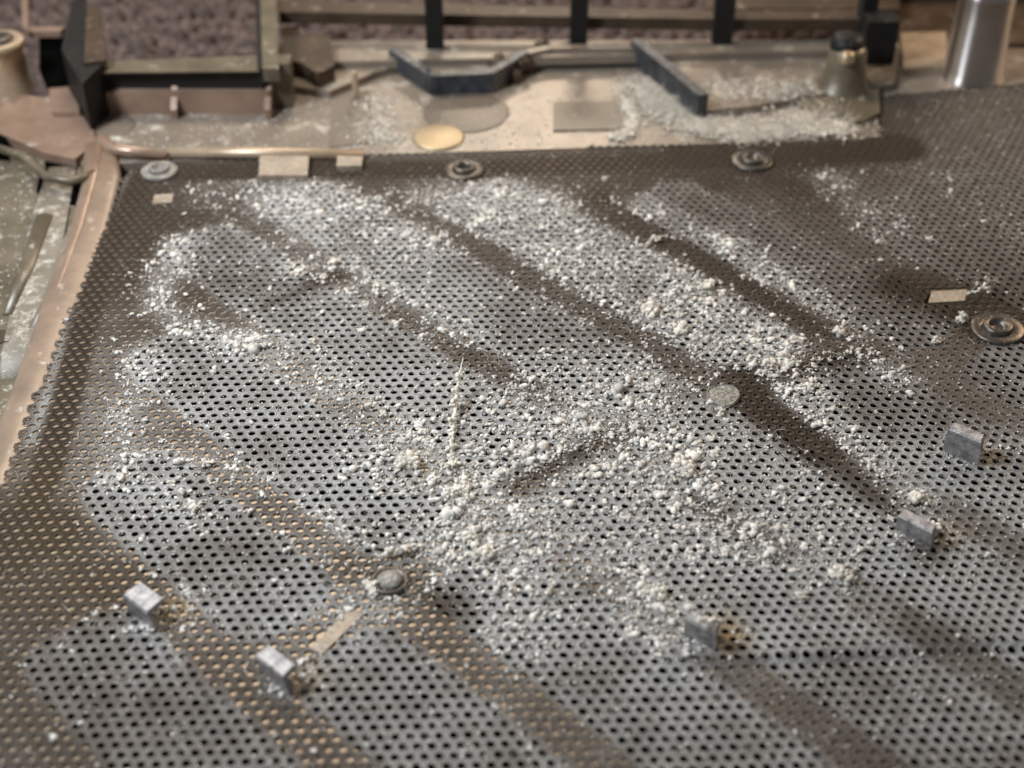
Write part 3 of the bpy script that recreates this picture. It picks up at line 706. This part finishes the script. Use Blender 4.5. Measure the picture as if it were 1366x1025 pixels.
bank("dust_bank", [(500, 130), (502, 160), (496, 188), (520, 185)], 0.10, 300, (0.006, 0.022), -0.02, "pale dust smear left of the brass disc")
bank("dust_bank", [(930, 125), (1000, 120), (1085, 125)], 0.16, 350, (0.006, 0.022), 0.07, "thin dust line on the raised plateau")
# dusting over casing floors
def sprinkle(name, x0, x1, y0, y1, n, z, label, pad=None):
    x = rng.uniform(x0, x1, n); y = rng.uniform(y0, y1, n)
    k = pad(x, y) if pad else np.ones(n, bool); x, y = x[k], y[k]; n = len(x)
    R = rng.uniform(0.004, 0.013, n)
    V, F = blobs(np.stack([x, y, np.full(n, z) + R * .4], -1), R, T1, F1, 0.7)
    tag(link(name, arr_mesh(name, V, F), M['dust'], None, True), label, "dust", kind="stuff")
sprinkle("floor_dust", -4.6, 4.2, 4.2, 5.6, 1500, -0.018, "specks of dust on the beige floor above the mesh", lambda x, y: y > 4.3 + 0.06 * x)
sprinkle("floor_dust", -7.5, -4.6, -3, 4.2, 1500, -0.10, "specks of dust on the olive floor left of the mesh")

# ---------------------------------------------------------------- single clumps of lint one can point to
def clump(px, py, size, n, label, squash=0.7, hairs=6, spread=(1, 1)):
    r = np.random.default_rng(int(px * 31 + py))
    c = at(px, py); z = float(lift(np.array(c.x), np.array(c.y)))
    p = r.normal(0, 0.34, (n, 3)) * size * np.array([spread[0], spread[1], squash]); p[:, 2] = np.abs(p[:, 2])
    R = r.uniform(0.22, 0.55, n) * size * np.exp(-np.linalg.norm(p[:, :2], axis=1) / size * 0.6)
    V, F = join([blobs(p + [0, 0, .012], R * 1.1, TP, FP, 0.85, r), fibres(p[r.integers(0, n, hairs)] + [0, 0, .01], r.uniform(.8, 2.2, hairs) * size, np.full(hairs, 0.0035), 0.8, 5, r)])
    o = link("lint_clump", arr_mesh("lint_clump", V, F), M['lint'], None, True); o.location = (c.x, c.y, z)
    tag(o, label, "lint clump", "larger lint clumps on the mesh"); return o
CL = [
 (400, 366, .085, 16, "large white lint clump left of the dark patch below the upper left rib"),
 (432, 372, .05, 10, "small lint clump with a hair, between two larger ones"),
 (446, 352, .07, 14, "double lint clump right of the dark patch on the upper left rib"),
 (418, 458, .055, 10, "lone oval lint tuft on dark holes in the upper left"),
 (333, 465, .06, 12, "bright lint ball at the end of a row of beads, upper left"),
 (490, 546, .05, 9, "left-hand one of two round lint balls below the upper left slot"),
 (512, 556, .05, 9, "right of two round lint balls below the upper left slot"),
 (505, 388, .075, 16, "spiky lint clump on the rib, upper left of the vertical strand"),
 (163, 640, .06, 12, "lint ball near the left edge, beside the dark clean strip"),
 (259, 680, .065, 14, "flat lint clump on the lower left rib, above the thick tab"),
 (275, 620, .06, 14, "loose lint clump in the middle left, above the lower left rib"),
 (546, 620, .11, 26, "largest yellowish lint heap, left of the foot of the vertical strand"),
 (602, 622, .075, 14, "smooth white lint ball at the foot of the vertical strand"),
 (612, 658, .08, 16, "lint clump just below the foot of the vertical strand"),
 (650, 742, .10, 22, "rounded knobbly lint cluster in the lower middle, right of the screw"),
 (628, 722, .08, 16, "lint clump up and left of the knobbly cluster"),
 (686, 786, .06, 12, "pointed lint tuft below the knobbly cluster"),
 (865, 418, .11, 26, "big lint clump on the heavy dust stripe, upper middle"),
 (906, 442, .09, 22, "flat lint clump right of the big one on the heavy dust stripe"),
 (942, 386, .10, 20, "ragged lint patch with loose ends on the upper right rib"),
 (1026, 490, .08, 18, "lint clump above the dusty round stake"),
 (1172, 326, .05, 8, "round lint speck at upper right, above the dark brown patch"),
 (1238, 322, .05, 8, "fuzzy lint speck at upper right, nearest the standoff"),
 (1174, 350, .035, 6, "tiny lint speck left of the dark brown patch"),
 (1283, 428, .07, 14, "lint clump touching the left of the right edge rivet"),
 (1118, 446, .075, 16, "ragged lint clump on the mesh left of the dark brown patch"),
 (1249, 456, .06, 12, "small lint tuft below and left of the right edge rivet"),
 (1094, 482, .035, 7, "bright small lint crumb on the clean rib right of the round stake"),
 (1078, 520, .07, 14, "lint clump between the round stake and the upper right tab"),
 (806, 240, .045, 8, "single lint speck on the dark top border of the mesh"),
 (496, 788, .075, 16, "white lint clump stuck to the left side of the screw"),
 (1072, 800, .06, 12, "lint ball right of the tuft-capped tab"),
 (1122, 772, .10, 22, "brush-like lint patch on the right, below the pair of tabs"),
 (912, 628, .12, 28, "bright broad lint heap below the round stake"),
 (875, 795, .09, 20, "brownish lint clump above the tuft-capped tab"),
 (962, 552, .06, 12, "lint clump just under the dusty round stake"),
 (732, 792, .05, 10, "small lint ball in the lower middle, in a bare patch"),
 (580, 322, .06, 12, "lint clump at the end of a short curl, below the open rivet"),
]
for q in CL: clump(*q)
o = clump(944, 828, .07, 12, "oval white lint tuft lying on the corner of the middle tab", spread=(1.5, .7)); o.location = at(944, 830, 0.27)
for px_, py_, lab in ((1240, 712, "lint fringe behind the lower right tab"), (1225, 668, "loose lint between the two right tabs")):
    clump(px_, py_, .09, 14, lab)

def strand(pxs, zs, rads, nb, label, wob=0.01):
    r = np.random.default_rng(int(pxs[0][0])); P = np.array([at(x, y, z)[:] for (x, y), z in zip(pxs, zs)])
    t = np.linspace(0, len(P) - 1, 40); i = np.minimum(t.astype(int), len(P) - 2); f = (t - i)[:, None]
    C = P[i] * (1 - f) + P[i + 1] * f; C[:, :2] += np.cumsum(r.normal(0, wob * .3, (40, 2)), 0)
    rd = np.interp(t, range(len(P)), rads); V = []; F = []
    for k in range(40):
        for j in range(6): V.append(C[k] + rd[k] * np.array([math.cos(j * math.pi / 3), 0.5 * math.sin(j * math.pi / 3), 0.85 * math.sin(j * math.pi / 3)]))
    for k in range(39):
        for j in range(6):
            a_, b_, c_, d_ = k * 6 + j, k * 6 + (j + 1) % 6, k * 6 + 6 + (j + 1) % 6, k * 6 + 6 + j; F += [[a_, b_, c_], [a_, c_, d_]]
    parts = [(np.array(V), np.array(F))]
    if nb:
        q = r.integers(8, 40, nb); parts.append(blobs(C[q] + r.normal(0, .012, (nb, 3)), r.uniform(.012, .035, nb), TP, FP, 0.9, r))
        q = r.integers(6, 40, nb); parts.append(fibres(C[q], r.uniform(.05, .14, nb), np.full(nb, .003), 1.0, 5, r))
    V, F = join(parts); o = link("lint_strand", arr_mesh("lint_strand", V, F), M['lint'], None, True)
    tag(o, label, "lint strand", "strands of lint on the mesh"); return o
strand([(618, 478), (613, 510), (608, 545), (604, 575), (600, 604)], [0.24, 0.17, 0.10, 0.05, 0.03], [0.003, 0.010, 0.018, 0.02, 0.012], 34, "tall lint strand tapering upward with clumps on it, centre of the mesh")
strand([(590, 308), (586, 320), (576, 330)], [0.12, 0.06, 0.02], [0.008, 0.016, 0.012], 6, "short curled lint strand below the open rivet")
strand([(504, 742), (525, 736), (548, 733)], [0.04, 0.06, 0.04], [0.012, 0.018, 0.008], 8, "lying lint strand above the screw")
strand([(862, 330), (868, 318), (888, 314)], [0.02, 0.07, 0.05], [0.01, 0.012, 0.004], 5, "short arched lint strand on the upper right rib")
strand([(1290, 392), (1305, 388), (1322, 378)], [0.03, 0.08, 0.14], [0.012, 0.008, 0.002], 6, "wispy lint strand trailing from the bright plate at the right")
strand([(618, 628), (624, 648), (622, 668)], [0.06, 0.05, 0.03], [0.006, 0.012, 0.014], 10, "forked lint strand hanging below the tall one")
